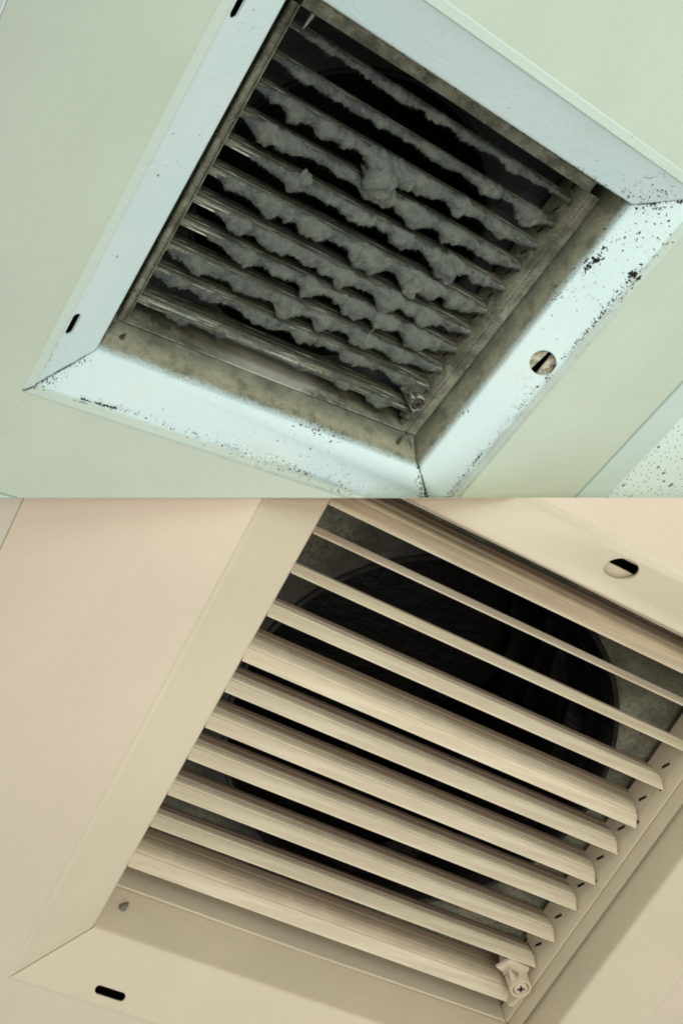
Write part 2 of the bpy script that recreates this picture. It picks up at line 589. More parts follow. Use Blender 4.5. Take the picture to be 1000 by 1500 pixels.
SLAT_PROF = [  # (v, z) of one extruded blade, nose at the origin, stepped ribs on the +v face
    (-0.003, 0.000), (-0.0005, 0.0025), (0.0025, 0.000), (0.0215, -0.055), (0.0205, -0.059),
    (0.0145, -0.062), (0.0145, -0.067), (0.0205, -0.070), (0.0205, -0.088), (0.0185, -0.106), (0.0115, -0.108),
    (0.0110, -0.114), (0.0165, -0.117), (0.0125, -0.138), (0.0075, -0.158), (0.0035, -0.161), (0.0035, -0.164), (0.0055, -0.168),
    (0.0000, -0.188), (-0.006, -0.205), (-0.0095, -0.205), (-0.0050, -0.188), (0.0000, -0.160), (0.0085, -0.110),
    (0.0120, -0.066), (0.0080, -0.034), (-0.0010, -0.010)]

def build_register(name, label, Rm, T, S, cfg):
    a, b = cfg['a'], cfg['b']
    rt = root(name, label, 'air vent', Rm, T, S, 'ceiling air vents')
    MF, MR, MS = cfg['mat_frame'], cfg['mat_rail'], cfg['mat_slat']
    prof = cfg['prof']
    si = cfg['slope_idx']
    (o0, z0), (o1, z1) = prof[si], prof[si + 1]
    k = (z0 - z1) / (o0 - o1)
    for side in 'LRTB':
        o = frame_side(side, a, b, prof, cfg['lean'].get(side, 0), cfg['holes'].get(side, []), MF, rt, si)
    for (side, s, oo, rad, gap_o, gw) in cfg['backing']:
        hole_backing(side, a, b, s, oo, k, z1, o1, rad, gap_o, gw, cfg['mat_back'], rt)
    # --- core: end rails, side rails
    rl, rr, lo_l, lo_r, zl = cfg['rail']
    zo = cfg['rail_zo']
    vb, vt = cfg['core_v']
    def rail_prof(ri, ro, sg):
        return [(ri, -0.30), (ri, zl), (ri + sg * 0.004, zl + 0.008), (ri + sg * 0.009, zl + 0.008), (ri + sg * 0.010, zl - 0.014), (ri + sg * 0.0145, zl - 0.014), (ri + sg * 0.0155, zl + 0.010),
                (ri + (ro - ri) * 0.55, zl + (zo - zl) * 0.65), (ro - sg * 0.010, zo), (ro - sg * 0.002, zo - 0.006), (ro, zo - 0.020),
                (ro - sg * 0.010, zo - 0.026), (ri + sg * 0.026, zl - 0.022), (ri + sg * 0.012, -0.30)]
    for sg, ri, ro in ((1, rr, lo_r), (-1, rl, lo_l)):
        bm = bmesh.new()
        extrude(bm, rail_prof(ri, ro, sg), 'v', vb, vt)
        o = link('side_rail', bm, MR, rt)
        bm = bmesh.new()
        w0 = cfg['web_v0'] if sg > 0 else vb
        box(bm, min(ri, ri + sg * 0.011), max(ri, ri + sg * 0.011), w0, vt, -0.445, -0.302)
        link('rail_web', bm, MR, o, 0)
    for sg, vi, vo in ((1, vt, cfg['end_v'][1]), (-1, vb, cfg['end_v'][0])):
        bm = bmesh.new()
        zz = zl + 0.004
        pr = [(vi - sg * 0.0, -0.445), (vi - sg * 0.0, zz - 0.004), (vi + sg * 0.006, zz + 0.002), (vo - sg * 0.004, zz + cfg['end_rise']), (vo, zz + cfg['end_rise'] - 0.006),
              (vo - sg * 0.004, zz - 0.02), (vi + sg * 0.016, zz - 0.02), (vi + sg * 0.012, -0.445)]
        amp = cfg['end_wave']
        def wave(x, y, z, sg=sg):
            if z > -0.3:
                y += sg * amp * math.sin((x + 1) * 2.1) * (1 - abs(x))
            return (x, y, z)
        extrude(bm, pr, 'u', lo_l + 0.004 if sg < 0 else rl, rr - 0.002, 24, wave)
        link('end_rail', bm, MR, rt)
    # --- blades
    hl0, hl1 = cfg['slat_u']
    bm = bmesh.new()
    extrude(bm, SLAT_PROF, 'u', hl0, hl1, 1)
    me0 = None
    slats = []
    for (v, d) in cfg['slats']:
        if me0 is None:
            o = link('slat', bm, MS, rt, 28)
            me0 = o.data
        else:
            o = bpy.data.objects.new('slat', me0)
            COL.objects.link(o)
            o.parent = rt
        ang = math.atan2(d, 0.205)
        o.location = (0, v, cfg['tip_z'])
        o.rotation_euler = (ang + random.gauss(0, 0.010), random.gauss(0, 0.0012), random.gauss(0, 0.0012))          # the back edge swings towards +v
        slats.append(o)
    # --- the tabs of the blades in their slots in the right rail
    tab = None
    for (v, d) in cfg['slats']:
        for dv, dz, ln, tl in ((0.066, -0.088, 0.046, 0.54), (-0.016, -0.024, 0.016, 0.3)):
            if v + dv < cfg['web_v0'] or v + dv > vt:
                continue
            if tab is None or True:
                bm = bmesh.new()
                vs = box(bm, -0.0015, 0.0015, -ln / 2, ln / 2, -0.0055, 0.0055)
                o = link('tab_slot', bm, M['dark'], rt, 0)
            o.location = (rr - 0.0012, v + dv + d * 0.4, cfg['tip_z'] + dz)
            o.rotation_euler = (tl, 0, 0)
    # --- adapter plate with its round hole, collar and flexible duct
    r0 = cfg['duct_r']
    bm = bmesh.new()
    n = 72
    ring = [bm.verts.new((r0 * math.cos(2 * math.pi * j / n), r0 * math.sin(2 * math.pi * j / n), -0.5)) for j in range(n)]
    m = 1.12
    sq = [bm.verts.new((x, y, -0.5)) for x, y in ((m, m), (-m, m), (-m, -m), (m, -m))]
    ed = [bm.edges.new((p, q)) for p, q in zip(ring, ring[1:] + ring[:1])] + [bm.edges.new((p, q)) for p, q in zip(sq, sq[1:] + sq[:1])]
    bmesh.ops.triangle_fill(bm, use_beauty=True, edges=ed)
    face_up(bm)
    thicken(bm, 0.01)
    link('adapter_plate', bm, cfg['mat_galv'], rt, 0)
    bm = bmesh.new()
    lathe(bm, [(r0 + 0.004, -0.497), (r0 - 0.002, -0.485), (r0 - 0.020, -0.489), (r0 - 0.026, -0.52), (r0 - 0.026, -0.60), (r0 - 0.012, -0.62)], 0, 0, 72)
    link('duct_collar', bm, M['ring'], rt, 60)
    bm = bmesh.new()
    pr = []
    z = -0.55
    i = 0
    while z > -1.9:
        pr.append((r0 - 0.02 - 0.035 * (i % 2), z))
        z -= 0.05
        i += 1
    rings = lathe(bm, pr, 0, 0, 64)
    bm.verts.ensure_lookup_table()
    cos = np.array([v.co[:] for v in bm.verts])
    dn = fbm(cos * np.array([3.0, 3.0, 5.0]), 3)
    for v, q in zip(bm.verts, dn):
        s = 1 - 0.10 * (0.5 + q) * min(1, max(0, (-v.co.z - 0.6) / 0.3))
        v.co.x *= s
        v.co.y *= s
    bm.faces.new(rings[-1])
    link('flexible_duct', bm, M['duct'], rt, 70)
    # --- dark box added above the frame to block stray light
    bm = bmesh.new()
    p, p2 = a + 0.30, b + 0.30
    vs = box(bm, -p, p, -p2, p2, -2.1, 0.11)
    bmesh.ops.delete(bm, geom=[f for f in bm.faces if f.calc_center_median().z > 0.1], context='FACES')
    link('plenum_light_block', bm, M['dark'], rt, 0)
    return rt, slats, k, z1, o1

def screw_tip(parent, base, direction, ln, mat):
    """sheet metal screw point poking through the neck wall"""
    bm = bmesh.new()
    d = Vector(direction).normalized()
    b0 = Vector(base)
    pts, rr = [], []
    n = 14
    for i in range(n + 1):
        t = i / n
        pts.append(b0 + d * (ln * t))
        r = 0.017 * (1 - t) ** 0.6 + 0.0015
        rr.append(r * (1.0 if i % 2 else 0.72))
    tube(bm, pts, rr, 10)
    return link('screw_point', bm, mat, parent, 50)

def latch(parent, cx, cy, z, mat, smat, rr):
    bm = bmesh.new()
    lathe(bm, [(0.030, z - 0.19), (0.050, z - 0.19), (0.050, z - 0.006), (0.047, z), (0.040, z), (0.037, z - 0.004), (0.036, z - 0.030)], cx, cy, 36)
    body = link('latch_barrel', bm, mat, parent, 40)
    bm = bmesh.new()
    rings = lathe(bm, [(0.033, z - 0.05), (0.033, z - 0.010), (0.028, z - 0.003), (0.010, z - 0.001)], cx, cy, 28)
    bm.faces.new(rings[-1])
    sc = link('latch_screw', bm, smat, body, 40)
    for w, h in ((0.017, 0.0045), (0.0045, 0.017)):
        bm = bmesh.new()
        box(bm, -w, w, -h, h, -0.0007, 0.0010)
        o = link('screw_cross', bm, M['dark'], sc, 0)
        o.location = (cx, cy, z - 0.0008 + 0.001 * (w > h))
        o.rotation_euler = (0, 0, 0.5)
    # bent hook plate beside the barrel
    bm = bmesh.new()
    pr = [(cx - 0.125, cy + 0.02), (cx - 0.085, cy + 0.085), (cx + 0.02, cy + 0.075), (cx + 0.03, cy + 0.02), (cx - 0.045, cy - 0.005)]
    lo = [bm.verts.new((x, y, z - 0.075)) for x, y in pr]
    hi = [bm.verts.new((x, y, z - 0.060)) for x, y in pr]
    bm.faces.new(lo[::-1]); bm.faces.new(hi)
    for i in range(5):
        bm.faces.new((lo[i], lo[(i + 1) % 5], hi[(i + 1) % 5], hi[i]))
    link('latch_hook', bm, mat, parent, 0)
    bm = bmesh.new()
    tube(bm, [(cx - 0.085, cy + 0.030, z - 0.045), (cx - 0.035, cy + 0.022, z - 0.035)], [0.022, 0.026], 14)
    link('latch_pin', bm, mat, parent, 50)
    # tongue below the barrel
    bm = bmesh.new()
    q = [(rr - 0.004, cy - 0.035, z - 0.02), (rr - 0.004, cy - 0.125, z - 0.03), (rr - 0.004, cy - 0.150, z - 0.085), (rr - 0.004, cy - 0.03, z - 0.15)]
    lo = [bm.verts.new(p) for p in q]
    hi = [bm.verts.new((p[0] - 0.012 - (0.02 if i in (1, 2) else 0), p[1], p[2])) for i, p in enumerate(q)]
    bm.faces.new(lo); bm.faces.new(hi[::-1])
    for i in range(4):
        bm.faces.new((lo[i], hi[i], hi[(i + 1) % 4], lo[(i + 1) % 4]))
    link('latch_tongue', bm, mat, parent, 0)

# ------------------------------------------------------------------ ceilings
def ceiling(name, mat, mw, x0, x1, y0, y1, hx, hy, z):
    """flat lay-in panel with the opening cut for the register"""
    bm = bmesh.new()
    xs, ys = [x0, -hx, hx, x1], [y0, -hy, hy, y1]
    V = {}
    for i, x in enumerate(xs):
        for j, y in enumerate(ys):
            V[i, j] = bm.verts.new((x, y, z))
    for i in range(3):
        for j in range(3):
            if (i, j) != (1, 1):
                bm.faces.new((V[i, j], V[i + 1, j], V[i + 1, j + 1], V[i, j + 1]))
    face_up(bm)
    thicken(bm, 0.02)
    o = link(name, bm, mat, None, 0, mw)
    return structure(o)

def strip(name, mat, mw, x0, x1, y0, y1, z0, z1, bevel=0.004):
    bm = bmesh.new()
    box(bm, x0, x1, y0, y1, z0, z1)
    if bevel:
        bmesh.ops.bevel(bm, geom=bm.edges[:], offset=bevel, segments=2, affect='EDGES')
    return structure(link(name, bm, mat, None, 0, mw))

# ================================================================== UPPER: the dusty register
ZC = 0.138
PROF_U = [(0.262, 0.128), (0.262, 0.140), (0.258, 0.1435), (0.220, 0.1425), (0.214, 0.1245), (0.206, 0.11987),
          (0.018, 0.01113), (0.010, 0.0065), (0.004, 0.001), (0.001, -0.006), (0.0, -0.016), (0.0, -0.10), (0.0, -0.22), (0.0, -0.49)]
cfgU = dict(a=1.0, b=0.910, prof=PROF_U, slope_idx=5, lean={'B': 0.085, 'T': 0.03, 'L': 0.0, 'R': 0.0},
    holes={'L': [(0.755, 0.184, 0.060, 0.021), (-0.770, 0.184, 0.060, 0.021)], 'R': [(0.015, 0.140, 0.071, 0.071)]},
    backing=[('R', 0.015, 0.140, 0.07, 0.152, 0.019)],
    mat_frame=M['frame_dirty'], mat_rail=M['rail_dirty'], mat_slat=M['slat_dirty'], mat_back=M['back_dirty'], mat_galv=M['galv_dirty'],
    rail=(-0.870, 0.897, -0.914, 0.984, -0.205), rail_zo=-0.200, core_v=(-0.818, 0.826), end_v=(-0.826, 0.885), end_rise=0.004, end_wave=0.006,
    web_v0=-0.55, slat_u=(-0.90, 0.893), tip_z=-0.25, duct_r=0.80,
    slats=[(0.730, 0.0), (0.585, 0.005), (0.445, 0.015), (0.305, 0.015), (0.165, 0.02), (0.010, 0.025),
           (-0.140, 0.03), (-0.265, 0.01), (-0.410, 0.02), (-0.542, 0.015), (-0.720, 0.03)])
reg_u, slats_u, kU, z1U, o1U = build_register('air_vent',
    'filthy white air vent whose slats are clogged with grey lint, soot specks on its frame', RU, TU, S_UP, cfgU)
mwU = reg_u.matrix_world.copy()
U_parts = lambda: [o for o in bpy.data.objects if o.type == 'MESH']

ceiling('ceiling_panel', M['panel_green'], mwU, -1.915, 1.985, -1.79, 2.6, 1.235, 1.145, ZC)
strip('ceiling_tee', M['tee_blue'], mwU, 1.997, 2.19, -3.5, 3.5, ZC - 0.05, ZC + 0.012)
strip('ceiling_tee', M['tee_blue'], mwU, -2.12, -1.925, -3.5, 3.5, ZC - 0.05, ZC + 0.012)
strip('ceiling_tee', M['tee_blue'], mwU, -1.922, 1.994, -2.0, -1.80, ZC - 0.05, ZC + 0.010)
strip('ceiling_tile', M['tile'], mwU, 2.192, 6.0, -3.5, 3.5, ZC - 0.10, ZC - 0.012, 0)
strip('ceiling_tile', M['tile'], mwU, -6.0, -2.122, -3.5, 3.5, ZC - 0.10, ZC - 0.012, 0)
bm = bmesh.new()
box(bm, 1.9855, 1.9965, -3.5, 3.5, ZC - 0.05, ZC - 0.02)
structure(link('ceiling_joint', bm, M['dark'], None, 0, mwU))

screw_tip(reg_u, (-0.885, -0.895, -0.13), (0.10, 1.0, 0.45), 0.075, M['screw_dirty'])
screw_tip(reg_u, (0.845, -0.885, -0.12), (0.25, 1.0, -0.25), 0.085, M['screw_dirty'])
screw_tip(reg_u, (-0.80, 0.86, -0.215), (-0.15, -1.0, 0.15), 0.11, M['screw'])
latch(reg_u, 0.855, -0.628, -0.20, M['slat_dirty'], M['screw_dirty'], 0.897)

# ---- lint hanging on every slat: (position along, drop, bulk) lumps measured from the left end
LUMPS = [
    [(0.10, .006, .006), (0.35, .010, .012), (0.62, .022, .020), (0.78, .030, .022)],
    [(0.20, .012, .010), (0.55, .020, .016), (0.745, .050, .045), (0.90, .055, .040)],
    [(0.12, .012, .014), (0.26, .045, .050), (0.42, .060, .060), (0.57, .055, .060), (0.69, .050, .045), (0.85, .052, .040)],
    [(0.10, .050, .045), (0.17, .050, .035), (0.45, .050, .050), (0.585, .050, .045), (0.73, .048, .045), (0.87, .020, .020)],
    [(0.24, .025, .030), (0.44, .040, .045), (0.60, .045, .045), (0.72, .035, .04), (0.785, .085, .060), (0.90, .02, .02)],
    [(0.20, .040, .045), (0.36, .040, .030), (0.545, .075, .085), (0.70, .085, .045), (0.77, .080, .045), (0.9, .03, .03)],
    [(0.16, .030, .030), (0.29, .050, .030), (0.42, .050, .030), (0.54, .040, .030), (0.68, .060, .050), (0.83, .060, .050)],
    [(0.20, .020, .025), (0.34, .030, .020), (0.46, .040, .020), (0.60, .070, .040), (0.71, .055, .040), (0.85, .060, .045)],
    [(0.13, .025, .02), (0.27, .030, .02), (0.42, .065, .040), (0.56, .072, .045), (0.69, .045, .030), (0.82, .065, .035)],
    [(0.06, .035, .025), (0.20, .020, .02), (0.38, .045, .030), (0.52, .020, .02), (0.70, .030, .02), (0.88, .035, .02)],
    [(0.15, .055, .02), (0.26, .020, .01), (0.55, .015, .01), (0.72, .020, .01), (0.86, .055, .03)],
]
BASE_D = [.006, .008, .014, .014, .014, .016, .018, .018, .018, .008, .0]
BASE_T = [.020, .022, .026, .024, .022, .022, .022, .018, .014, .006, .0]
BASE_UP = [.026, .028, .034, .034, .026, .022, .020, .016, .012, .008, .002]
STARTS = [.04, .03, .02, .03, .10, .05, .09, .10, .03, .02, .05]

def lint_mesh(idx):
    u0, u1 = cfgU['slat_u']
    NU, NT_ = 560, 28
    t = np.linspace(STARTS[idx], 0.985, NU)
    u = u0 + (u1 - u0) * t
    seed = idx * 31.7
    drop = np.full(NU, BASE_D[idx])
    bulk = np.full(NU, BASE_T[idx] * 0.65)
    for (c, d, k) in LUMPS[idx]:
        w = 0.026 + 0.022 * rng.random()
        g = np.exp(-((t - c) / w) ** 2)
        # lumps are blunt: widen the peak
        g = np.minimum(1, g * 1.35)
        drop += 0.95 * d * g
        bulk += 0.50 * k * g
    for c in np.arange(0.06, 0.97, 0.055):
        d = BASE_D[idx] * rng.random() ** 1.5 * 2.2
        g = np.exp(-((t - c - 0.02 * rng.normal()) / (0.012 + 0.012 * rng.random())) ** 2)
        drop += d * g
        bulk += 0.6 * d * g
    p1 = np.c_[u * 9 + seed, np.zeros(NU), np.zeros(NU)]
    p2 = np.c_[u * 24 + seed, np.ones(NU) * 3.3, np.zeros(NU)]
    drop *= 1 + 0.35 * fbm(p1, 2) + 0.25 * fbm(p2, 3)
    bulk *= 1 + 0.35 * fbm(p1 + 40, 2) + 0.25 * fbm(p2 + 40, 3)
    env = np.clip((t - STARTS[idx]) / 0.06, 0, 1) * np.clip((0.985 - t) / 0.05, 0, 1)
    env = env ** 0.6 * np.clip((drop + bulk - 0.008) / 0.018, 0.02, 1)
    drop *= env * 0.84
    bulk = bulk * env + 0.002
    th = np.linspace(0, 2 * np.pi, NT_, endpoint=False)
    up = np.clip(BASE_UP[idx] + 0.3 * (drop + bulk - 0.04) + 0.45 * BASE_UP[idx] * fbm(p1 + 90, 3), 0.002, 0.1) * env + 0.002     # how far up the face it creeps
    # cross-section: a bag that wraps the nose; axis A runs up the face (-z), axis B is across (+v)
    cv = 0.007 - drop * 0.42 + bulk * 0.10
    cz = 0.002 + bulk * 0.26 - up * 0.42
    U = np.repeat(u[:, None], NT_, 1)
    ca, sa = np.cos(th)[None], np.sin(th)[None]
    half_v = (0.001 + 0.0105 * env + 0.50 * drop + 0.14 * bulk)[:, None]
    half_z = (up * 0.55 + bulk * 0.36)[:, None]
    Vv = cv[:, None] + half_v * ca + (drop * 0.10)[:, None] * sa
    Zz = cz[:, None] + half_z * sa
    P = np.stack([U, Vv, Zz], -1).reshape(-1, 3)
    nrm = np.stack([np.zeros_like(U), np.broadcast_to(ca, U.shape), np.broadcast_to(sa, U.shape)], -1).reshape(-1, 3)
    e = np.repeat(env, NT_)
    q = P * 1.0
    dsp = 0.009 * (0.8 - 2.2 * np.abs(vnoise(q * 17 + seed))) + 0.006 * (0.7 - 2 * np.abs(vnoise(q * 41 + seed))) + 0.006 * fbm(q * 85 + seed, 3)
    P = P + nrm * (dsp * e * 0.75)[:, None]
    P[:, 0] += 0.006 * fbm(q * 30 + 200 + seed, 2)
    faces = []
    for i in range(NU - 1):
        for j in range(NT_):
            j2 = (j + 1) % NT_
            faces.append((i * NT_ + j, i * NT_ + j2, (i + 1) * NT_ + j2, (i + 1) * NT_ + j))
    verts = P.tolist()
    # loose fibres standing off the surface
    nf = 4200
    ids = rng.integers(0, len(P), nf)
    for k in ids:
        p0 = P[k]
        d = nrm[k] + rng.normal(0, 0.7, 3)
        d /= np.linalg.norm(d)
        s = rng.normal(0, 1, 3)
        s -= d * s.dot(d)
        s /= np.linalg.norm(s) + 1e-9
        ln = 0.005 + 0.016 * rng.random() ** 2
        b = len(verts)
        wd = 0.0008
        verts += [(p0 + s * wd).tolist(), (p0 - s * wd).tolist(), (p0 + d * ln + s * ln * 0.3).tolist()]
        faces.append((b, b + 1, b + 2))
    me = bpy.data.meshes.new('lint')
    me.from_pydata(verts, [], faces)
    me.update()
    thick = np.repeat(np.clip((drop + 0.8 * bulk - 0.022) / 0.055, 0, 1), NT_)
    thick = np.concatenate([thick, np.full(len(verts) - len(thick), 0.3)])
    at = me.attributes.new('thick', 'FLOAT', 'POINT')
    at.data.foreach_set('value', thick.astype(np.float32))
    return me

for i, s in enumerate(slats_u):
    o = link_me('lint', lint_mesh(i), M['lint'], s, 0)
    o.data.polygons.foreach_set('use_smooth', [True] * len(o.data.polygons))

def lint_clump(pts, radii, seed):
    """a lump of lint that bridges two slats: ragged tube through the given points"""
    NU, NT_ = 40, 26
    pts = np.array(pts, float)
    t = np.linspace(0, len(pts) - 1, NU)
    i0 = np.minimum(t.astype(int), len(pts) - 2)
    f = (t - i0)[:, None]
    f = f * f * (3 - 2 * f)
    C = pts[i0] * (1 - f) + pts[i0 + 1] * f
    r = np.interp(t, np.arange(len(radii)), radii)
    cap = np.minimum(1, np.minimum(t, len(pts) - 1 - t) / 0.35)
    r = r * np.sqrt(np.clip(1 - (1 - cap) ** 2, 0.0005, 1))
    d = np.gradient(C, axis=0)
    d /= np.linalg.norm(d, axis=1)[:, None] + 1e-9
    e1 = np.cross(d, [0, 0, 1.0])
    e1 /= np.linalg.norm(e1, axis=1)[:, None] + 1e-9
    e2 = np.cross(d, e1)
    th = np.linspace(0, 2 * np.pi, NT_, endpoint=False)
    N = e1[:, None] * np.cos(th)[None, :, None] + e2[:, None] * np.sin(th)[None, :, None]
    P = (C[:, None] + N * r[:, None, None]).reshape(-1, 3)
    N = N.reshape(-1, 3)
    P = P + N * (0.022 * fbm(P * 16 + seed, 3) + 0.008 * fbm(P * 70 + seed, 3))[:, None]
    faces = []
    for i in range(NU - 1):
        for j in range(NT_):
            faces.append((i * NT_ + j, i * NT_ + (j + 1) % NT_, (i + 1) * NT_ + (j + 1) % NT_, (i + 1) * NT_ + j))
    me = bpy.data.meshes.new('lint_clump')
    me.from_pydata(P.tolist(), [], faces)
    me.update()
    at = me.attributes.new('thick', 'FLOAT', 'POINT')
    at.data.foreach_set('value', np.full(len(P), 0.62, np.float32))
    o = link_me('lint_clump', me, M['fluff'], reg_u, 0)
    me.polygons.foreach_set('use_smooth', [True] * len(me.polygons))
    return o

def at(t, v):
    return -0.90 + 1.793 * t, v
def clump(ts, vs, zs, rs, seed):
    lint_clump([(-0.90 + 1.793 * t, v, z) for t, v, z in zip(ts, vs, zs)], rs, seed)
clump((0.385, 0.415, 0.435, 0.47), (0.47, 0.42, 0.36, 0.29), (-0.24, -0.228, -0.228, -0.24), (0.035, 0.072, 0.080, 0.05), 5)
clump((0.36, 0.41, 0.47, 0.53), (0.445, 0.435, 0.43, 0.43), (-0.245, -0.235, -0.24, -0.25), (0.025, 0.055, 0.06, 0.035), 15)
clump((0.40, 0.45, 0.50), (0.315, 0.31, 0.295), (-0.245, -0.235, -0.245), (0.03, 0.058, 0.04), 35)
clump((0.235, 0.25, 0.265), (0.205, 0.20, 0.19), (-0.235, -0.225, -0.23), (0.012, 0.026, 0.014), 55)
clump((0.76, 0.78, 0.81), (0.19, 0.13, 0.07), (-0.25, -0.24, -0.25), (0.03, 0.052, 0.03), 25)
clump((0.73, 0.78, 0.83), (0.15, 0.145, 0.14), (-0.25, -0.24, -0.25), (0.02, 0.038, 0.022), 65)
clump((0.70, 0.715, 0.72), (0.03, -0.04, -0.10), (-0.25, -0.235, -0.25), (0.03, 0.046, 0.03), 45)
bm = bmesh.new()
tube(bm, [(0.33, -0.30, -0.215), (0.31, -0.35, -0.195), (0.315, -0.40, -0.19), (0.355, -0.43, -0.20)], 0.0013, 5)
link('hair', bm, M['hair'], reg_u, 40)

# ---- soot flakes stuck to the frame
def on_frame(side, s, o):
    a, b = 1.0, 0.910
    if o > 0.214:
        z = 0.1432
    elif o >= 0.006:
        z = z1U + kU * (o - o1U)
    else:
        z = -0.01 + o * 1.6
        o = 0.0 - (0.085 * min(1, max(0, (-z - 0.02) / 0.2)) if side == 'B' else 0)
    nz = Vector((0, 0, 1))
    if side == 'R': p, n = Vector((a + o, s, z)), Vector((-0.5, 0, 0.87))
    elif side == 'L': p, n = Vector((-a - o, s, z)), Vector((0.5, 0, 0.87))
    elif side == 'T': p, n = Vector((s, b + o, z)), Vector((0, -0.5, 0.87))
    else: p, n = Vector((s, -b - o, z)), Vector((0, 0.5, 0.87))
    if o > 0.214:
        n = nz
    return p, n

def flakes(name, mat, groups, parent):
    bm = bmesh.new()
    for side, s0, o0, s1, o1, n, js, jo, r0, r1 in groups:
        cl = [random.random() for _ in range(max(1, n // 7))]
        for _ in range(max(2, int(n * 0.62))):
            t = random.random() if random.random() < 0.35 else random.choice(cl) + random.gauss(0, 0.012)
            t = min(1, max(0, t))
            s = s0 + (s1 - s0) * t + random.gauss(0, js)
            o = o0 + (o1 - o0) * t + random.gauss(0, jo)
            if o > 0.258:
                continue
            p, nn = on_frame(side, s, o)
            e1 = nn.orthogonal().normalized()
            e2 = nn.cross(e1)
            r = (r0 + (r1 - r0) * random.random() ** 2.2) * 0.74
            m = random.randint(6, 9)
            el = random.uniform(0.3, 0.9)
            ph = random.random() * 6.28
            ca, sa = math.cos(ph), math.sin(ph)
            ring = []
            for k in range(m):
                th = 2 * math.pi * k / m
                q = r * random.uniform(0.35, 1.5)
                x, y = q * math.cos(th), q * el * math.sin(th)
                x, y = x * ca - y * sa, x * sa + y * ca
                ring.append(bm.verts.new(p + e1 * x + e2 * y + nn * 0.0004))
            c = bm.verts.new(p + nn * (0.0015 + r * 0.35))
            for k in range(m):
                bm.faces.new((ring[k], ring[(k + 1) % m], c))
    o = link(name, bm, mat, parent, 0)
    o['kind'] = 'stuff'
    return o

G = [  # side, from (along, offset) to (along, offset), count, jitter along, jitter across, radius range
    ('B', -1.02, 0.214, -0.70, 0.196, 130, 0.01, 0.004, 0.002, 0.008),
    ('B', -0.70, 0.196, -0.33, 0.200, 70, 0.02, 0.010, 0.002, 0.008),
    ('B', -0.33, 0.200, 0.20, 0.205, 90, 0.03, 0.012, 0.002, 0.009),
    ('B', 0.20, 0.205, 0.55, 0.208, 60, 0.03, 0.014, 0.002, 0.012),
    ('B', 0.08, -0.03, 0.48, -0.005, 60, 0.03, 0.012, 0.003, 0.012),
    ('B', 0.05, 0.05, 0.55, 0.10, 55, 0.08, 0.04, 0.002, 0.007),
    ('B', -0.20, 0.10, 0.20, 0.13, 14, 0.05, 0.04, 0.002, 0.006),
    ('B', -0.34, 0.004, -0.33, 0.010, 4, 0.004, 0.004, 0.003, 0.007),
    ('B', 0.26, 0.08, 0.29, 0.10, 6, 0.006, 0.006, 0.003, 0.010),
    ('B', -1.20, 0.22, -1.13, 0.17, 40, 0.016, 0.016, 0.002, 0.011),
    ('B', -1.17, 0.17, -1.00, 0.02, 45, 0.02, 0.01, 0.002, 0.007),
    ('B', 0.985, -0.02, 1.14, 0.19, 70, 0.010, 0.012, 0.003, 0.014),
    ('R', -1.10, 0.205, -0.97, 0.03, 40, 0.012, 0.012, 0.003, 0.011),
    ('R', -1.05, 0.205, -0.56, 0.190, 110, 0.012, 0.004, 0.003, 0.009),
    ('R', -0.56, 0.190, -0.19, 0.190, 50, 0.012, 0.005, 0.002, 0.008),
    ('R', -0.19, 0.190, 0.40, 0.208, 110, 0.02, 0.004, 0.003, 0.011),
    ('R', 0.40, 0.205, 0.70, 0.205, 90, 0.02, 0.008, 0.003, 0.014),
    ('R', 0.64, 0.20, 0.67, 0.21, 26, 0.012, 0.008, 0.005, 0.015),
    ('R', 0.53, 0.005, 0.66, 0.030, 46, 0.015, 0.012, 0.004, 0.016),
    ('R', 0.35, -0.01, 0.50, 0.02, 30, 0.02, 0.015, 0.003, 0.011),
    ('R', 0.35, 0.06, 0.80, 0.14, 60, 0.10, 0.05, 0.002, 0.008),
    ('R', 0.70, 0.04, 0.95, 0.18, 60, 0.05, 0.05, 0.002, 0.013),
    ('R', 0.90, 0.01, 1.10, 0.19, 90, 0.018, 0.018, 0.003, 0.012),
    ('R', -0.60, -0.015, -0.35, 0.0, 14, 0.02, 0.012, 0.003, 0.011),
    ('R', -0.04, 0.205, -0.05, 0.21, 10, 0.012, 0.006, 0.004, 0.010),
    ('R', -0.30, 0.06, 0.20, 0.10, 8, 0.06, 0.04, 0.002, 0.006),
    ('T', 1.0, 0.06, 1.09, 0.19, 36, 0.03, 0.02, 0.002, 0.009),
    ('T', 0.90, 0.03, 1.02, 0.04, 26, 0.03, 0.014, 0.002, 0.010),
    ('T', -0.5, 0.02, 0.7, 0.10, 14, 0.05, 0.05, 0.002, 0.005),
    ('L', -1.05, 0.15, -1.18, 0.20, 20, 0.02, 0.02, 0.002, 0.008),
    ('L', -1.12, 0.205, -0.82, 0.213, 34, 0.01, 0.003, 0.002, 0.005),
    ('L', -0.396, 0.15, -0.394, 0.15, 2, 0.004, 0.004, 0.005, 0.009),
    ('L', 0.017, 0.155, 0.019, 0.155, 2, 0.004, 0.004, 0.005, 0.009),
    ('L', 0.200, 0.18, 0.205, 0.18, 4, 0.008, 0.006, 0.003, 0.007),
    ('L', 0.227, 0.062, 0.228, 0.062, 3, 0.004, 0.004, 0.004, 0.008),
    ('L', 0.70, 0.07, 0.705, 0.07, 3, 0.008, 0.006, 0.003, 0.006),
    ('L', -0.6, 0.10, 0.7, 0.12, 7, 0.1, 0.06, 0.002, 0.004),
]
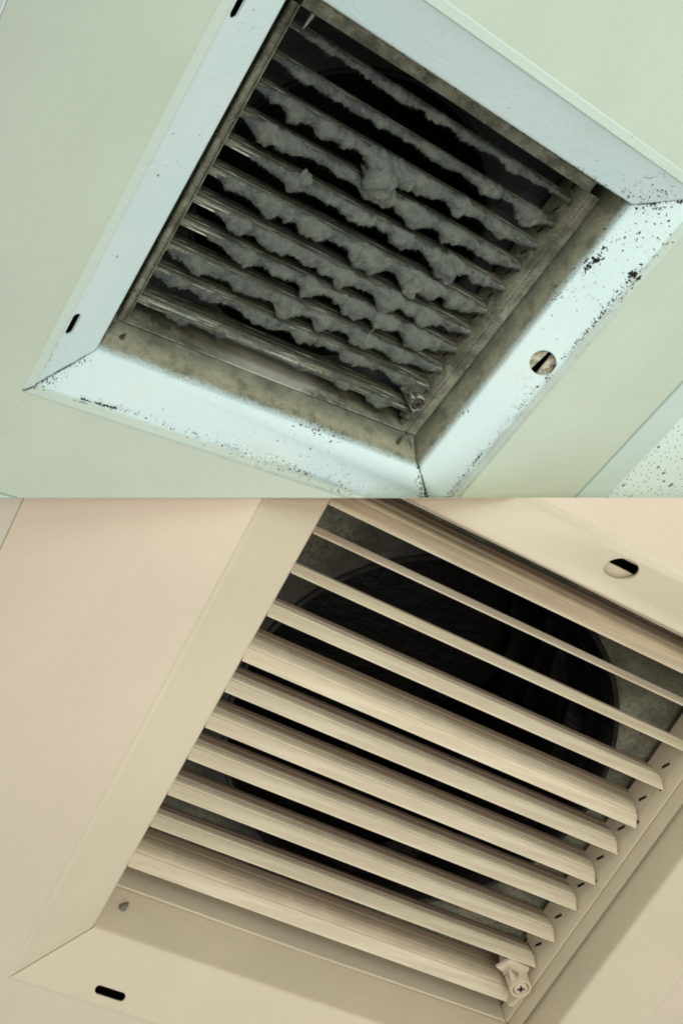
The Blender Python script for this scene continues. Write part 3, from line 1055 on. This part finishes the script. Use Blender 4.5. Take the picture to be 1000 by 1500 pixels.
G += [('R', 0.655, 0.205, 0.648, 0.212, 26, 0.014, 0.010, 0.008, 0.020), ('R', 0.60, 0.02, 0.63, 0.03, 22, 0.016, 0.012, 0.007, 0.020),
      ('R', 0.55, 0.012, 0.565, 0.02, 16, 0.010, 0.008, 0.006, 0.016), ('R', 0.335, -0.008, 0.345, 0.004, 14, 0.010, 0.008, 0.005, 0.014),
      ('B', 0.10, 0.0, 0.42, 0.012, 34, 0.02, 0.008, 0.005, 0.014), ('R', 0.93, 0.01, 1.05, 0.15, 46, 0.012, 0.012, 0.005, 0.014),
      ('T', 0.93, 0.015, 1.05, 0.15, 30, 0.012, 0.012, 0.004, 0.013), ('B', -1.0, 0.213, -0.82, 0.203, 120, 0.006, 0.002, 0.004, 0.009)]
flakes('soot_specks', M['soot'], G, reg_u)
G2 = [(s, a0, b0 - 0.003, a1, b1 - 0.003, int(n * 0.8), js * 1.6, jo * 1.8, r0, r1 * 0.8) for (s, a0, b0, a1, b1, n, js, jo, r0, r1) in G[:26] if n > 20]
flakes('dust_specks', M['soot_brown'], G2, reg_u)
flakes('soot_specks', M['soot'], [('T', -0.85, -0.005, 0.93, -0.003, 260, 0.02, 0.006, 0.003, 0.011)], reg_u)

# ================================================================== LOWER: the clean register
upper_objs = [o for o in bpy.data.objects if o.type == 'MESH']
ZL = 0.125
PROF_L = [(0.232, 0.115), (0.2315, 0.1255), (0.229, 0.1270), (0.222, 0.1275), (0.214, 0.1255), (0.207, 0.121400),
          (0.017, 0.010100), (0.010, 0.006), (0.004, 0.001), (0.001, -0.006), (0.0, -0.016), (0.0, -0.10), (0.0, -0.25), (0.0, -0.49)]
cfgL = dict(a=1.0, b=1.031, prof=PROF_L, slope_idx=5, lean={'B': 0.03},
    holes={'B': [(-0.840, 0.176, 0.062, 0.0165), (0.840, 0.176, 0.062, 0.0165)], 'T': [(0.012, 0.128, 0.060, 0.060)]},
    backing=[('T', 0.012, 0.128, 0.06, 0.146, 0.019)],
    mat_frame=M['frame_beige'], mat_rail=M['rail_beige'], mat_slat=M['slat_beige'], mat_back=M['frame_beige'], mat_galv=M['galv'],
    rail=(-0.952, 0.946, -0.994, 0.981, -0.222), rail_zo=-0.150, core_v=(-0.990, 0.975), end_v=(-0.999, 1.02), end_rise=0.0, end_wave=0.006,
    web_v0=-0.69, slat_u=(-0.940, 0.934), tip_z=-0.247, duct_r=0.865,
    slats=[(0.835, 0.10), (0.712, -0.045), (0.535, -0.02), (0.338, 0.012), (0.128, 0.08), (-0.020, 0.03),
           (-0.195, 0.036), (-0.350, 0.022), (-0.535, 0.010), (-0.695, -0.02), (-0.912, 0.06)])
reg_l, slats_l, kL, z1L, o1L = build_register('air_vent',
    'clean cream air vent with bare ribbed slats and a black duct behind', RL, TL, S_LO, cfgL)
mwL = reg_l.matrix_world.copy()
ceiling('ceiling_panel', M['panel_beige'], mwL, -1.895, 1.9, -2.2, 2.2, 1.218, 1.249, ZL)
strip('ceiling_tee', M['tee_beige'], mwL, -2.1, -1.897, -3.2, 3.2, ZL - 0.05, ZL + 0.003)
strip('ceiling_tile', M['panel_beige'], mwL, -4.5, -2.102, -3.2, 3.2, ZL - 0.08, ZL - 0.012, 0)
screw_tip(reg_l, (-0.905, -1.025, -0.135), (0.05, 1.0, 0.55), 0.085, M['screw'])
latch(reg_l, 0.893, -0.785, -0.19, M['latch'], M['latch'], 0.946)
bm = bmesh.new()
tube(bm, [(-0.40, 0.965, -0.20), (-0.39, 0.955, -0.185), (-0.375, 0.952, -0.19), (-0.368, 0.963, -0.20)], 0.003, 6)
link('wire_clip', bm, M['screw_dirty'], reg_l, 40)

# ------------------------------------------------------------------ saw both ceilings along the edge they share
bpy.context.view_layer.update()
for o in [o for o in bpy.data.objects if o.type == 'MESH']:
    up = o in upper_objs
    if not cut(o, not up, 0.00005 if up else 0.0):
        for c in list(o.children):
            bpy.data.objects.remove(c)
        bpy.data.objects.remove(o)

# the riser that closes the step between them: it starts at whichever ceiling is nearer
def seam_point(xpix, Rm, T, z):
    d = Vector(((xpix - 500) / 1430, SEAM_Y, -1))
    n = Rm.col[2]
    return d * ((n.dot(T) + z) / n.dot(d))
bm = bmesh.new()
front = []
for x in (-380, -190, 0, 250, 400, 480, 520, 600, 750, 1000, 1200, 1380):
    pu = seam_point(x, RU, TU, ZC * S_UP)
    pl = seam_point(x, RL, TL, ZL * S_LO)
    front.append(max(pu, pl, key=lambda p: p.z) * 1.004)
q = []
for th in (0.0001, 0.0003):
    ring = [bm.verts.new(EYE + W @ p + SEAM_N * th) for p in front + [front[-1] * 2.6, front[0] * 2.6]]
    bm.faces.new(ring)
    q.append(ring)
m = len(q[0])
for i in range(m):
    bm.faces.new((q[0][i], q[1][i], q[1][(i + 1) % m], q[0][(i + 1) % m]))
structure(link('ceiling_riser', bm, M['panel_beige'], None, 0))
